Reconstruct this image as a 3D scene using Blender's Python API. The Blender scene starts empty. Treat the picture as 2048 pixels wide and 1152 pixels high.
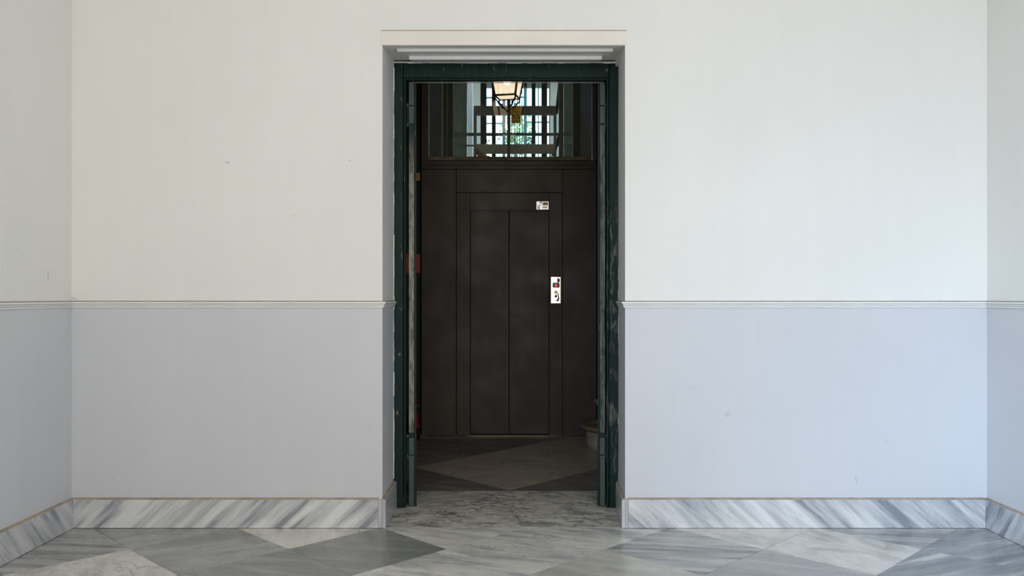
import bpy, bmesh, math, random
from mathutils import Vector, Matrix
random.seed(7)
S = bpy.context.scene
COL = S.collection
R = math.radians

# ------------------------------------------------------------------ camera
# x right, y into the picture (room's end wall at y = 0), z up, metres
CAM_Y, EYE, F = -4.7, 1.286, 1692.0
cd = bpy.data.cameras.new('camera'); cam = bpy.data.objects.new('camera', cd); COL.objects.link(cam)
cam.location = (0, CAM_Y, EYE); cam.rotation_euler = (R(90), 0, 0)
cd.sensor_width = 36; cd.lens = F / 2048 * 36; cd.shift_y = 16 / 2048
cd.clip_start = 0.05; cd.clip_end = 300
S.camera = cam

# ------------------------------------------------------------------ sky, sun, exposure
w = bpy.data.worlds.new('sky'); S.world = w; w.use_nodes = True
wn = w.node_tree; wn.nodes.clear()
sky = wn.nodes.new('ShaderNodeTexSky'); sky.sky_type = 'NISHITA'; sky.sun_disc = False
sky.sun_elevation = R(48); sky.sun_rotation = R(-70); sky.air_density = 1.0; sky.dust_density = 1.0; sky.ozone_density = 1.0
hs = wn.nodes.new('ShaderNodeHueSaturation'); hs.inputs['Saturation'].default_value = 1.6
bg = wn.nodes.new('ShaderNodeBackground'); bg.inputs['Strength'].default_value = 1.5
wo = wn.nodes.new('ShaderNodeOutputWorld')
wn.links.new(sky.outputs[0], hs.inputs['Color']); tint = wn.nodes.new('ShaderNodeMix'); tint.data_type = 'RGBA'; tint.blend_type = 'MULTIPLY'; tint.inputs[0].default_value = 1.0
tint.inputs[7].default_value = (1.22, 1.03, 0.97, 1.0)          # camera white balance, the same for the whole sky
wn.links.new(hs.outputs[0], tint.inputs[6]); wn.links.new(tint.outputs[2], bg.inputs['Color']); wn.links.new(bg.outputs[0], wo.inputs['Surface'])

w.cycles.sampling_method = 'NONE'          # the daylight openings carry area lamps, so the sky need not be sampled
def daylight(name, loc, to, sx, sy, energy, col, spread=180):
    l = bpy.data.lights.new(name, 'AREA'); l.shape = 'RECTANGLE'; l.size = sx; l.size_y = sy; l.energy = energy; l.color = col; l.spread = R(spread)
    o = bpy.data.objects.new(name, l); COL.objects.link(o); o.location = loc
    o.rotation_euler = (Vector(to) - o.location).to_track_quat('-Z', 'Y').to_euler(); return o
daylight('gateway_daylight', (0.45, -6.65, 1.75), (0.45, 0, 1.75), 3.7, 3.4, 96.0, (1.0, 0.965, 0.90))     # area lamp standing in for daylight through the gateway behind the camera
daylight('sky_patch_lamp', (-3.4, -10.6, 4.2), (2.4, 0, .6), 3.2, 2.6, 135.0, (0.46, 0.69, 1.0), 60)                # added lamp for blue sky light, aimed at the lower right wall
daylight('stair_window_daylight', (0.095, 10.75, 3.3), (0.095, 0, 3.0), 1.2, 2.4, 40.0, (0.95, 1.0, 0.88))  # daylight at the stair window
daylight('stairwell_fill', (0, 6.7, 6.3), (0, 6.7, 0), 2.4, 3.0, 90.0, (1.0, 0.98, 0.86))              # added to brighten the stairwell through an invented roof opening

vs = S.view_settings
vs.view_transform = 'Standard'; vs.look = 'None'; vs.exposure = 0.64; vs.gamma = 1.0; vs.use_curve_mapping = False
S.display_settings.display_device = 'sRGB'
S.cycles.use_denoising = True
S.cycles.max_bounces = 14; S.cycles.diffuse_bounces = 6; S.cycles.transparent_max_bounces = 16
S.cycles.sample_clamp_indirect = 8.0
S.cycles.caustics_reflective = False; S.cycles.caustics_refractive = False

# ------------------------------------------------------------------ helpers
def X(px, y): return (px - 1024.0) * (y - CAM_Y) / F
def Z(py, y): return EYE + (592.0 - py) * (y - CAM_Y) / F

class MB:
    def __init__(s): s.v = []; s.f = []; s.m = []
    def add(s, vs, fs, mi=0):
        o = len(s.v); s.v += [tuple(p) for p in vs]
        s.f += [tuple(i + o for i in f) for f in fs]; s.m += [mi] * len(fs); return s
    def box(s, x0, x1, y0, y1, z0, z1, mi=0):
        x0, x1 = sorted((x0, x1)); y0, y1 = sorted((y0, y1)); z0, z1 = sorted((z0, z1))
        return s.add([(x0,y0,z0),(x1,y0,z0),(x1,y1,z0),(x0,y1,z0),(x0,y0,z1),(x1,y0,z1),(x1,y1,z1),(x0,y1,z1)],
              [(3,2,1,0),(4,5,6,7),(0,1,5,4),(1,2,6,5),(2,3,7,6),(3,0,4,7)], mi)
    def prism(s, poly, z0, z1, mi=0, axis='z'):
        # poly counter-clockwise in (a, b); extruded along axis from z0 to z1
        area = sum(poly[i][0]*poly[(i+1)%len(poly)][1]-poly[(i+1)%len(poly)][0]*poly[i][1] for i in range(len(poly)))
        if area < 0: poly = poly[::-1]
        n = len(poly)
        def P(a, b, c):
            return (a, b, c) if axis == 'z' else ((c, a, b) if axis == 'x' else (b, c, a))
        vs = [P(a, b, z0) for a, b in poly] + [P(a, b, z1) for a, b in poly]
        fs = [tuple(range(n-1, -1, -1)), tuple(range(n, 2*n))] + [(i, (i+1) % n, (i+1) % n + n, i + n) for i in range(n)]
        return s.add(vs, fs, mi)
    def tube(s, pts, r, n=8, closed=False, mi=0):
        pts = [Vector(p) for p in pts]; N = len(pts); rs = r if isinstance(r, (list, tuple)) else [r] * N
        rings = []; up = None
        for i, p in enumerate(pts):
            if closed: t = pts[(i+1) % N] - pts[i-1]
            else: t = pts[min(i+1, N-1)] - pts[max(i-1, 0)]
            t.normalize()
            if up is None:
                up = Vector((0,0,1)) if abs(t.z) < .9 else Vector((1,0,0))
            up = (up - t * up.dot(t)); up.normalize(); b = t.cross(up)
            rings.append([p + (up * math.cos(2*math.pi*k/n) + b * math.sin(2*math.pi*k/n)) * rs[i] for k in range(n)])
        vs = [q for rg in rings for q in rg]; fs = []
        for i in range(N if closed else N - 1):
            j = (i + 1) % N
            for k in range(n): fs.append((i*n+k, i*n+(k+1)%n, j*n+(k+1)%n, j*n+k))
        if not closed: fs += [tuple(range(n-1, -1, -1)), tuple((N-1)*n + k for k in range(n))]
        return s.add(vs, fs, mi)
    def lathe(s, prof, c=(0,0,0), n=32, a0=0.0, a1=2*math.pi, mi=0):
        full = abs(a1 - a0 - 2*math.pi) < 1e-6; m = n if full else n + 1; P = len(prof)
        vs = [(c[0] + r*math.cos(a0+(a1-a0)*k/n), c[1] + r*math.sin(a0+(a1-a0)*k/n), c[2] + z) for k in range(m) for r, z in prof]
        fs = []
        for k in range(n):
            j = (k + 1) % m
            for i in range(P - 1): fs.append((k*P+i, j*P+i, j*P+i+1, k*P+i+1))
        return s.add(vs, fs, mi)
    def sweep(s, path, prof, mi=0):
        # path: xy points; prof: (out, z) pairs, out to the RIGHT of travel; mitred corners
        pth = [Vector((p[0], p[1])) for p in path]; N = len(pth); P = len(prof); vs = []; fs = []
        for i in range(N):
            d0 = (pth[i] - pth[i-1]).normalized() if i > 0 else None
            d1 = (pth[i+1] - pth[i]).normalized() if i < N-1 else None
            n0 = Vector((d0.y, -d0.x)) if d0 else None; n1 = Vector((d1.y, -d1.x)) if d1 else None
            if n0 is None: nn = n1
            elif n1 is None: nn = n0
            else:
                nn = (n0 + n1); nn.normalize(); nn = nn / max(nn.dot(n0), .2)
            for o, z in prof: vs.append((pth[i].x + nn.x*o, pth[i].y + nn.y*o, z))
        for i in range(N-1):
            for k in range(P):
                j = (k+1) % P; fs.append((i*P+k, i*P+j, (i+1)*P+j, (i+1)*P+k))
        fs += [tuple(range(P)), tuple((N-1)*P + k for k in range(P-1, -1, -1))]
        return s.add(vs, fs, mi)
    def build(s, name, mats, parent=None, bevel=0.0, smooth=False, loc=None):
        me = bpy.data.meshes.new(name)
        vs = s.v if loc is None else [(a-loc[0], b-loc[1], c-loc[2]) for a, b, c in s.v]
        me.from_pydata(vs, [], s.f)
        for m in (mats if isinstance(mats, (list, tuple)) else [mats]): me.materials.append(m)
        for p, i in zip(me.polygons, s.m): p.material_index = i
        bm = bmesh.new(); bm.from_mesh(me); bmesh.ops.recalc_face_normals(bm, faces=bm.faces); bm.to_mesh(me); bm.free()
        if smooth:
            for p in me.polygons: p.use_smooth = True
            me.set_sharp_from_angle(angle=R(40))
        o = bpy.data.objects.new(name, me); COL.objects.link(o)
        if loc is not None: o.location = loc
        if parent is not None:
            o.parent = parent
            wp = Vector((0,0,0)); q = parent
            while q is not None: wp += q.location; q = q.parent
            o.location = (Vector(loc) if loc is not None else Vector((0,0,0))) - wp      # parts are written in world metres; parents are unrotated
        if bevel:
            b = o.modifiers.new('edges', 'BEVEL'); b.width = bevel; b.segments = 2; b.limit_method = 'ANGLE'
        return o

def tag(o, label, cat=None, group=None, kind=None):
    o['label'] = label
    if cat: o['category'] = cat
    if group: o['group'] = group
    if kind: o['kind'] = kind
    return o
def struct(o, label, cat): return tag(o, label, cat, kind='structure')
def empty(name, loc):
    o = bpy.data.objects.new(name, None); COL.objects.link(o); o.location = loc; o.empty_display_size = .1; return o

# ------------------------------------------------------------------ materials
def srgb(r, g, b):
    f = lambda c: (c/255)/12.92 if c/255 <= .04045 else (((c/255)+.055)/1.055)**2.4
    return (f(r), f(g), f(b), 1.0)
def lin(r, g, b): return (r, g, b, 1.0)
def mat(name):
    m = bpy.data.materials.new(name); m.use_nodes = True; nt = m.node_tree; nt.nodes.clear()
    o = nt.nodes.new('ShaderNodeOutputMaterial'); b = nt.nodes.new('ShaderNodeBsdfPrincipled')
    nt.links.new(b.outputs[0], o.inputs['Surface']); return m, nt, b, o
def noise(nt, vec, scale, detail=4, dist=0.0, rough=.55, w=None):
    n = nt.nodes.new('ShaderNodeTexNoise'); n.inputs['Scale'].default_value = scale; n.inputs['Detail'].default_value = detail
    n.inputs['Distortion'].default_value = dist; n.inputs['Roughness'].default_value = rough
    if w is not None: n.noise_dimensions = '4D'; nt.links.new(w, n.inputs['W'])
    if vec is not None: nt.links.new(vec, n.inputs['Vector'])
    return n.outputs['Fac']
def ramp(nt, fac, stops):
    r = nt.nodes.new('ShaderNodeValToRGB'); e = r.color_ramp.elements
    while len(e) < len(stops): e.new(.5)
    for i, (p, c) in enumerate(stops): e[i].position = p; e[i].color = c if len(c) == 4 else (*c, 1)
    nt.links.new(fac, r.inputs['Fac']); return r.outputs['Color']
def mapping(nt, scale=(1,1,1), rot=(0,0,0), coord='Object'):
    t = nt.nodes.new('ShaderNodeTexCoord'); m = nt.nodes.new('ShaderNodeMapping')
    r = nt.nodes.new('ShaderNodeMapping'); r.inputs['Rotation'].default_value = rot      # turn first, then stretch
    m.inputs['Scale'].default_value = scale
    nt.links.new(t.outputs[coord], r.inputs['Vector']); nt.links.new(r.outputs[0], m.inputs['Vector']); return m.outputs['Vector']
def mixc(nt, fac, a, b, mode='MIX'):
    n = nt.nodes.new('ShaderNodeMix'); n.data_type = 'RGBA'; n.blend_type = mode
    for k, v in ((0, fac), (6, a), (7, b)):
        if isinstance(v, (int, float)): n.inputs[k].default_value = v
        elif isinstance(v, tuple): n.inputs[k].default_value = v
        else: nt.links.new(v, n.inputs[k])
    return n.outputs[2]
def math_(nt, op, a, b=None):
    n = nt.nodes.new('ShaderNodeMath'); n.operation = op
    for k, v in ((0, a), (1, b)):
        if v is None: continue
        if isinstance(v, (int, float)): n.inputs[k].default_value = v
        else: nt.links.new(v, n.inputs[k])
    return n.outputs[0]
def bump(nt, b, h, strength, dist=.01):
    n = nt.nodes.new('ShaderNodeBump'); n.inputs['Strength'].default_value = strength; n.inputs['Distance'].default_value = dist
    nt.links.new(h, n.inputs['Height']); nt.links.new(n.outputs[0], b.inputs['Normal'])
BW = [(0,0,0,1), (1,1,1,1)]

def plain(name, col, rough=.5, metal=0.0, var=.12, vscale=9.0, spec=.5, bmp=0.0):
    m, nt, b, o = mat(name); v = mapping(nt)
    n = noise(nt, v, vscale, 5)
    lo = tuple(c * (1-var) for c in col[:3]) + (1,); hi = tuple(min(1, c * (1+var)) for c in col[:3]) + (1,)
    nt.links.new(ramp(nt, n, [(.3, lo), (.7, hi)]), b.inputs['Base Color'])
    b.inputs['Roughness'].default_value = rough; b.inputs['Metallic'].default_value = metal
    b.inputs['Specular IOR Level'].default_value = spec
    if bmp: bump(nt, b, noise(nt, v, 60, 4), bmp, .004)
    return m

def wall_paint(name, col, rough=.6):
    m, nt, b, o = mat(name); v = mapping(nt)
    big = noise(nt, v, .7, 3); lo = tuple(c*.965 for c in col[:3])+(1,); hi = tuple(min(1,c*1.03) for c in col[:3])+(1,)
    c = ramp(nt, big, [(.3, lo), (.7, hi)])
    stroke = noise(nt, mapping(nt, (14, 14, 1.2)), 1.0, 4)
    c = mixc(nt, .03, c, ramp(nt, stroke, [(.35, (.55,.55,.55,1)), (.65, (1,1,1,1))]), 'MULTIPLY')
    spots = noise(nt, mapping(nt, (3.5, 3.5, 2.4)), 2.0, 7, .8)          # rare chips and scuffs
    s = ramp(nt, spots, [(.70, (0,0,0,1)), (.73, (1,1,1,1))])
    c = mixc(nt, math_(nt, 'MULTIPLY', s, .22), c, tuple(k*.80 for k in col[:3])+(1,))
    nt.links.new(c, b.inputs['Base Color']); b.inputs['Roughness'].default_value = rough
    bump(nt, b, noise(nt, v, 5, 6), .10, .02)
    return m

def marble(name, stops, rot=(0,0,0), scale=(1,6,6), detail=7, dist=.6, nscale=1.6, vein=None, vein_fac=.5, vscale=3.0, vwidth=.02, rough=.22, spots=0.0, tone=0.0, breccia=0.0):
    m, nt, b, o = mat(name); oi = nt.nodes.new('ShaderNodeObjectInfo')
    w_ = math_(nt, 'MULTIPLY', oi.outputs['Random'], 40.0)
    n = noise(nt, mapping(nt, scale, rot), nscale, detail, dist, .6, w_)
    c = ramp(nt, n, [(.5 + (p - .52)*.45, q) for p, q in stops])
    if vein:
        v2 = noise(nt, mapping(nt, (1,1.8,1), rot), vscale, 8, .9, .62, w_)
        a = math_(nt, 'ABSOLUTE', math_(nt, 'SUBTRACT', v2, .5))
        f = ramp(nt, a, [(0.0, (1,1,1,1)), (vwidth, (0,0,0,1))])
        patch = ramp(nt, noise(nt, mapping(nt), 1.7, 3, 0, .5, w_), [(.38, (0,0,0,1)), (.62, (1,1,1,1))])
        f = math_(nt, 'MULTIPLY', f, math_(nt, 'MULTIPLY', patch, vein_fac))
        c = mixc(nt, f, c, vein)
    if breccia:
        base_v = mapping(nt, (1, 1.5, 1), rot)
        wv = nt.nodes.new('ShaderNodeTexNoise'); wv.inputs['Scale'].default_value = 7; wv.inputs['Detail'].default_value = 5; nt.links.new(base_v, wv.inputs['Vector'])
        va = nt.nodes.new('ShaderNodeVectorMath'); va.operation = 'MULTIPLY_ADD'; nt.links.new(wv.outputs['Color'], va.inputs[0]); va.inputs[1].default_value = (.34,.34,.34); nt.links.new(base_v, va.inputs[2])
        for sc_, wd_, am_ in ((5.0, .06, 1.0), (11.0, .08, .6)):
            vo = nt.nodes.new('ShaderNodeTexVoronoi'); vo.feature = 'DISTANCE_TO_EDGE'; vo.inputs['Scale'].default_value = sc_; nt.links.new(va.outputs[0], vo.inputs['Vector'])
            f = ramp(nt, vo.outputs['Distance'], [(0.0, (1,1,1,1)), (wd_, (0,0,0,1))])
            thin = ramp(nt, noise(nt, base_v, 5.0, 3), [(.40, (.15,.15,.15,1)), (.62, (1,1,1,1))])
            c = mixc(nt, math_(nt, 'MULTIPLY', f, math_(nt, 'MULTIPLY', thin, breccia*am_)), c, (.09,.09,.095,1))
    if spots:
        sp = ramp(nt, noise(nt, mapping(nt, (9, 26, 9), rot), 2.0, 3, .2, .5, w_), [(.68, (0,0,0,1)), (.74, (1,1,1,1))])
        c = mixc(nt, math_(nt, 'MULTIPLY', sp, spots), c, (.16,.16,.16,1))
    if tone:
        k = nt.nodes.new('ShaderNodeMapRange'); nt.links.new(oi.outputs['Random'], k.inputs['Value'])
        k.inputs['To Min'].default_value = 1-tone; k.inputs['To Max'].default_value = 1.0
        cc = nt.nodes.new('ShaderNodeCombineColor')
        for i in range(3): nt.links.new(k.outputs[0], cc.inputs[i])
        c = mixc(nt, 1.0, c, cc.outputs[0], 'MULTIPLY')
    nt.links.new(c, b.inputs['Base Color'])
    rr = ramp(nt, noise(nt, mapping(nt), 6, 5), [(.3, (rough*.8,)*3+(1,)), (.7, (rough*1.5,)*3+(1,))])
    nt.links.new(rr, b.inputs['Roughness'])
    return m

def emit(name, col, strength):
    m = bpy.data.materials.new(name); m.use_nodes = True; nt = m.node_tree; nt.nodes.clear()
    o = nt.nodes.new('ShaderNodeOutputMaterial'); e = nt.nodes.new('ShaderNodeEmission')
    e.inputs['Color'].default_value = col; e.inputs['Strength'].default_value = strength
    nt.links.new(e.outputs[0], o.inputs['Surface']); m.cycles.emission_sampling = 'NONE'; return m

def pane_glass(name, tint=(.93,.96,.94,1), refl=.07, rough=.0, haze=0.0, haze_col=(.3,.34,.32,1)):
    m = bpy.data.materials.new(name); m.use_nodes = True; nt = m.node_tree; nt.nodes.clear()
    o = nt.nodes.new('ShaderNodeOutputMaterial'); t = nt.nodes.new('ShaderNodeBsdfTransparent'); g = nt.nodes.new('ShaderNodeBsdfGlossy')
    t.inputs['Color'].default_value = tint; g.inputs['Roughness'].default_value = rough; g.inputs['Color'].default_value = (1,1,1,1)
    fr = nt.nodes.new('ShaderNodeFresnel'); fr.inputs['IOR'].default_value = 1.6
    k = math_(nt, 'MULTIPLY', fr.outputs[0], refl/.04)
    mx = nt.nodes.new('ShaderNodeMixShader'); nt.links.new(k, mx.inputs[0]); nt.links.new(t.outputs[0], mx.inputs[1]); nt.links.new(g.outputs[0], mx.inputs[2])
    last = mx.outputs[0]
    if haze:
        d = nt.nodes.new('ShaderNodeBsdfDiffuse'); d.inputs['Color'].default_value = haze_col
        n = noise(nt, mapping(nt, (1,1,.5)), 5, 6, .5)
        h = math_(nt, 'MULTIPLY', ramp(nt, n, [(.3, (.45,.45,.45,1)), (.75, (1,1,1,1))]), haze)
        m2 = nt.nodes.new('ShaderNodeMixShader'); nt.links.new(h, m2.inputs[0]); nt.links.new(last, m2.inputs[1]); nt.links.new(d.outputs[0], m2.inputs[2]); last = m2.outputs[0]
    nt.links.new(last, o.inputs['Surface']); return m

M = {}
M['wall_up'] = wall_paint('white_wall_paint', lin(.80,.785,.745))
M['wall_low'] = wall_paint('grey_dado_paint', lin(.62,.625,.645), .5)
M['lintel'] = plain('cream_lintel_paint', lin(.80,.74,.67), .6, var=.04, vscale=3)
M['rail'] = plain('white_rail_paint', lin(.78,.775,.755), .45, var=.03, vscale=5)
M['caulk'] = plain('tan_caulk', lin(.36,.30,.235), .8, var=.25, vscale=14)
M['grout'] = plain('dark_grout', lin(.13,.12,.11), .9, var=.3, vscale=20)
M['ceil'] = plain('ceiling_paint', lin(.80,.79,.77), .8, var=.03)
M['pave'] = plain('pale_street_paving', lin(.50,.46,.40), .9, var=.1)
M['sky_block'] = plain('dark_block_wall', lin(.05,.035,.025), .9, var=.2)  # kept dark so the added wall bounces little light
M['asphalt'] = plain('dark_asphalt', lin(.03,.03,.03), .9, var=.2)
DG, MG, LG, WH = (.115,.12,.13), (.22,.225,.235), (.36,.36,.36), (.50,.495,.48)
M['m_white'] = marble('white_marble', [(.28,(0.40,0.395,0.385)), (.47,(0.600,0.583,0.540)), (.75,(0.744,0.714,0.650))], (0,0,R(20)), (1.2,7,6), vein=(.20,.21,.22,1), vein_fac=.6, spots=.7, tone=.06)
M['m_cream'] = marble('veined_white_marble', [(.3,(0.496,0.472,0.425)), (.5,(0.645,0.617,0.564)), (.8,(0.744,0.714,0.650))], (0,0,R(60)), (1.5,3,3), dist=1.4, vein=(.22,.22,.22,1), vein_fac=.65, vscale=2.2, tone=.05)
M['m_mid'] = marble('grey_streaked_marble', [(.28,(0.198,0.200,0.201)), (.5,(0.372,0.369,0.356)), (.75,(0.546,0.532,0.500))], (0,0,R(8)), (.9,9,6), dist=.9, tone=.08)
M['m_midplain'] = marble('plain_grey_marble', [(.3,(0.304,0.302,0.290)), (.6,(0.384,0.381,0.362)), (.85,(0.471,0.460,0.431))], (0,0,R(24)), (1,6,6), tone=.06, spots=.12)
M['m_crack'] = marble('cracked_grey_marble', [(.3,(0.248,0.248,0.247)), (.55,(0.335,0.333,0.322)), (.85,(0.446,0.436,0.414))], (0,0,R(-30)), (1,4,4), vein=(.08,.085,.09,1), vein_fac=.8, vscale=2.0, vwidth=.012)
M['m_dark'] = marble('dark_grey_marble', [(.3,(0.205,0.212,0.201)), (.55,(0.254,0.260,0.247)), (.85,(0.335,0.333,0.316))], (0,0,R(15)), (1,7,6), spots=.10)
M['m_blue'] = marble('blue_grey_marble', [(.3,(0.198,0.206,0.213)), (.5,(0.273,0.284,0.287)), (.68,(0.360,0.363,0.362)), (.8,(0.570,0.569,0.546))], (0,0,R(-28)), (.8,8,6), dist=.7)
M['m_beige'] = marble('beige_grey_marble', [(.3,(0.397,0.381,0.328)), (.6,(0.496,0.478,0.420)), (.85,(0.583,0.563,0.506))], (0,0,R(30)), (1.1,4,4), tone=.05)
M['h_light'] = marble('hall_beige_marble', [(.3,(.34,.29,.235)), (.6,(.41,.355,.29)), (.85,(.47,.41,.34))], (0,0,R(15)), (1,4,4), vein=(.17,.14,.11,1), vein_fac=.5, vscale=2, rough=.3, tone=.10)
M['h_dark'] = marble('hall_brown_grey_marble', [(.3,(.135,.125,.115)), (.6,(.18,.165,.15)), (.85,(.25,.235,.215))], (0,0,R(20)), (1,7,5), rough=.3, tone=.08)
M['thresh'] = marble('breccia_threshold_marble', [(.25,(.33,.32,.29)), (.48,(.56,.53,.465)), (.85,(.72,.68,.60))], (0,0,R(10)), (2.2,4,4), detail=8, dist=1.6, nscale=1.8, vein=(.10,.10,.105,1), vein_fac=.8, vscale=4.5, vwidth=.03, rough=.3, breccia=1.0)
def base_m(nm, ang): return marble(nm, [(.28,(.25,.265,.29)), (.42,(.42,.43,.445)), (.58,(.56,.56,.56)), (.78,(.70,.695,.685))], (0,R(ang),0), (.9,4,9), detail=8, dist=.35, nscale=1.9, rough=.3, spots=.3)
M['base_l'] = base_m('streaked_baseboard_marble_left', 42)
M['base_r'] = base_m('streaked_baseboard_marble_right', -42)
M['base_side_l'] = marble('streaked_side_skirting_left', [(.28,(.25,.265,.29)), (.42,(.40,.41,.425)), (.58,(.52,.52,.525)), (.78,(.62,.62,.615))], (R(48),0,0), (4,.9,9), detail=8, dist=.35, nscale=1.9, rough=.3)
M['base_side_r'] = marble('streaked_side_skirting_right', [(.28,(.25,.265,.29)), (.42,(.42,.43,.445)), (.58,(.56,.56,.565)), (.78,(.66,.66,.66))], (R(52),0,0), (4,.9,9), detail=8, dist=.35, nscale=1.9, rough=.3)
M['base_plain'] = marble('plain_baseboard_marble', [(.3,(.42,.425,.435)), (.7,(.54,.54,.54))], (0,R(60),0), (1,4,6), spots=.3)
def green(nm, wear, z0=None, z1=None, worn=(.30,.29,.24,1)):
    m, nt, b, o = mat(nm); v = mapping(nt)
    c = ramp(nt, noise(nt, v, 6, 5), [(.3,(.002,.013,.0095)), (.7,(.0035,.020,.0145))])
    str_ = noise(nt, mapping(nt, (40, 40, 3.0)), 1.0, 6, .3)
    c = mixc(nt, ramp(nt, str_, [(.55,(0,0,0,1)), (.80,(.55,.55,.55,1))]), c, (.022,.042,.035,1))
    mask = ramp(nt, noise(nt, mapping(nt, (22, 22, 5)), 1.6, 8, .6, .7), [(.62-.3*wear, (0,0,0,1)), (.70-.12*wear, (1,1,1,1))])
    if z0 is not None:
        tc = nt.nodes.new('ShaderNodeTexCoord'); sp = nt.nodes.new('ShaderNodeSeparateXYZ'); nt.links.new(tc.outputs['Object'], sp.inputs[0])
        zz = math_(nt, 'ADD', sp.outputs[2], math_(nt, 'MULTIPLY', noise(nt, v, 3, 4), .3))
        lo = ramp(nt, math_(nt, 'MULTIPLY', math_(nt, 'SUBTRACT', zz, z0), 3.0), [(0,(0,0,0,1)), (1,(1,1,1,1))])
        hi = ramp(nt, math_(nt, 'MULTIPLY', math_(nt, 'SUBTRACT', z1, zz), 3.0), [(0,(0,0,0,1)), (1,(1,1,1,1))])
        mask = math_(nt, 'MULTIPLY', mask, math_(nt, 'MULTIPLY', lo, hi))
    wc = mixc(nt, ramp(nt, noise(nt, mapping(nt, (30,30,4)), 2, 6), [(.35,(0,0,0,1)), (.7,(1,1,1,1))]), worn, tuple(k*.5 for k in worn[:3])+(1,))
    c = mixc(nt, mask, c, wc); nt.links.new(c, b.inputs['Base Color'])
    b.inputs['Roughness'].default_value = .5; b.inputs['Specular IOR Level'].default_value = .2
    bump(nt, b, str_, .25, .004); return m
M['green'] = green('dark_green_door_paint', -.02)
M['green_edge_l'] = green('worn_left_leaf_edge', 1.0, .35, 2.45, (.34,.32,.25,1))
M['green_edge_r'] = green('worn_right_leaf_edge', .9, .05, 2.75, (.15,.17,.16,1))
M['green_worn'] = green('worn_green_frame_paint', .38, .2, 2.2, (.16,.17,.15,1))
M['green_end'] = plain('faded_green_block_paint', lin(.030,.048,.041), .55, var=.25, vscale=25, bmp=.1)
M['plaster'] = plain('rough_white_plaster', lin(.74,.73,.71), .9, var=.08, vscale=30)
def lift_metal(nm, col):
    m, nt, b, o = mat(nm); v = mapping(nt)
    c = ramp(nt, noise(nt, v, 2.2, 6, .5), [(.3, tuple(k*.8 for k in col)), (.7, tuple(k*1.2 for k in col))])
    sc = noise(nt, mapping(nt, (18,18,.8)), 1.0, 5)
    c = mixc(nt, ramp(nt, sc, [(.5,(0,0,0,1)), (.85,(.3,.3,.3,1))]), c, tuple(k*2 for k in col)+(1,))
    nt.links.new(c, b.inputs['Base Color']); b.inputs['Metallic'].default_value = .15
    nt.links.new(ramp(nt, noise(nt, v, 4, 6), [(.3,(.5,)*3), (.7,(.65,)*3)]), b.inputs['Roughness']); return m
M['lift'] = lift_metal('dark_brown_lift_panel', (.045,.035,.0255))
M['liftdoor'] = lift_metal('dark_lift_door', (.041,.0335,.026))
M['black'] = plain('black_gap', lin(.006,.006,.006), .8)
M['dusty'] = plain('dusty_brown_ledge', lin(.13,.105,.07), .8, var=.4, vscale=16)
M['steel'] = plain('brushed_steel', lin(.55,.53,.50), .3, 1.0, var=.1)
M['sill'] = plain('worn_sill_metal', lin(.30,.25,.18), .5, .8, var=.3, vscale=30)
M['trim_metal'] = plain('dull_edge_metal', lin(.14,.125,.11), .6, .2, var=.2, vscale=30)
M['plate'] = plain('polished_cream_plate', lin(.92,.88,.78), .16, 1.0, var=.02)
M['paper'] = plain('glossy_white_sticker', lin(.85,.81,.79), .25, .45, var=.03)
M['gold'] = plain('ochre_print', lin(.48,.28,.03), .5, var=.2, vscale=80)
M['blueprint'] = plain('violet_print', lin(.16,.12,.28), .6, var=.2, vscale=60)
M['greyprint'] = plain('pale_grey_print', lin(.55,.54,.58), .6, var=.15, vscale=90)
M['yellow'] = plain('yellow_warning_plate', lin(.42,.27,.01), .6, var=.08)
M['ink'] = plain('black_ink', lin(.008,.008,.008), .6)
M['darkgrey'] = plain('slate_grey_sticker', lin(.10,.11,.13), .6, var=.3, vscale=80)
M['brown'] = plain('brown_display', lin(.07,.045,.03), .3, var=.3, vscale=60)
M['redled'] = emit('red_led', (1,.06,.05,1), 1.1)
M['brass'] = plain('brass', lin(.65,.45,.18), .3, 1.0)
M['shaft'] = plain('dark_shaft_steel', lin(.025,.024,.020), .5, .3, var=.2)
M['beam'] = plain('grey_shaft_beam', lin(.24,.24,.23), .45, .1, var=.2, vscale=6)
M['beam_lit'] = plain('lit_shaft_beam', lin(.50,.46,.37), .5, .1, var=.15, vscale=6)  # lantern light on the lower beam put into the colour; also pale rods
M['post'] = plain('brownish_shaft_post', lin(.13,.115,.10), .6, var=.1)
M['shaftside'] = plain('shaft_side_board', lin(.03,.026,.021), .9, var=.15, spec=.02)
M['stairwall'] = plain('stairwell_paint', lin(.60,.60,.50), .7, var=.05, vscale=3)
M['winframe'] = plain('grey_green_window_paint', lin(.13,.18,.165), .5, var=.1)
M['railing'] = plain('dark_railing', lin(.03,.04,.04), .5)
M['glass'] = pane_glass('transom_glass', refl=.05)
M['wglass'] = pane_glass('window_glass', (.90,.95,.80,1), .04)
M['smoked'] = pane_glass('dirty_shaft_glass', (.40,.46,.42,1), .05, haze=.75, haze_col=(.50,.50,.42,1))
M['lantern_iron'] = plain('black_lantern_iron', lin(.012,.010,.009), .45, .4)
M['stone'] = plain('pale_fountain_stone', lin(.36,.32,.27), .6, var=.18, vscale=12, bmp=.15)
M['stone_rim'] = plain('brown_fountain_rim', lin(.22,.17,.12), .5, var=.2, vscale=10, bmp=.1)
M['red'] = plain('red_enamel', lin(.42,.012,.012), .4)
M['ochre'] = plain('ochre_plastic', lin(.50,.26,.07), .5)
M['wing'] = plain('near_black', lin(.008,.0075,.007), .7)  # shade beside the lift put into the colour; also colours the extinguisher stand
M['leaf'] = plain('tree_leaf', lin(.16,.32,.05), .5, var=.3, vscale=3)
M['bark'] = plain('bark', lin(.05,.04,.03), .9)
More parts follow.
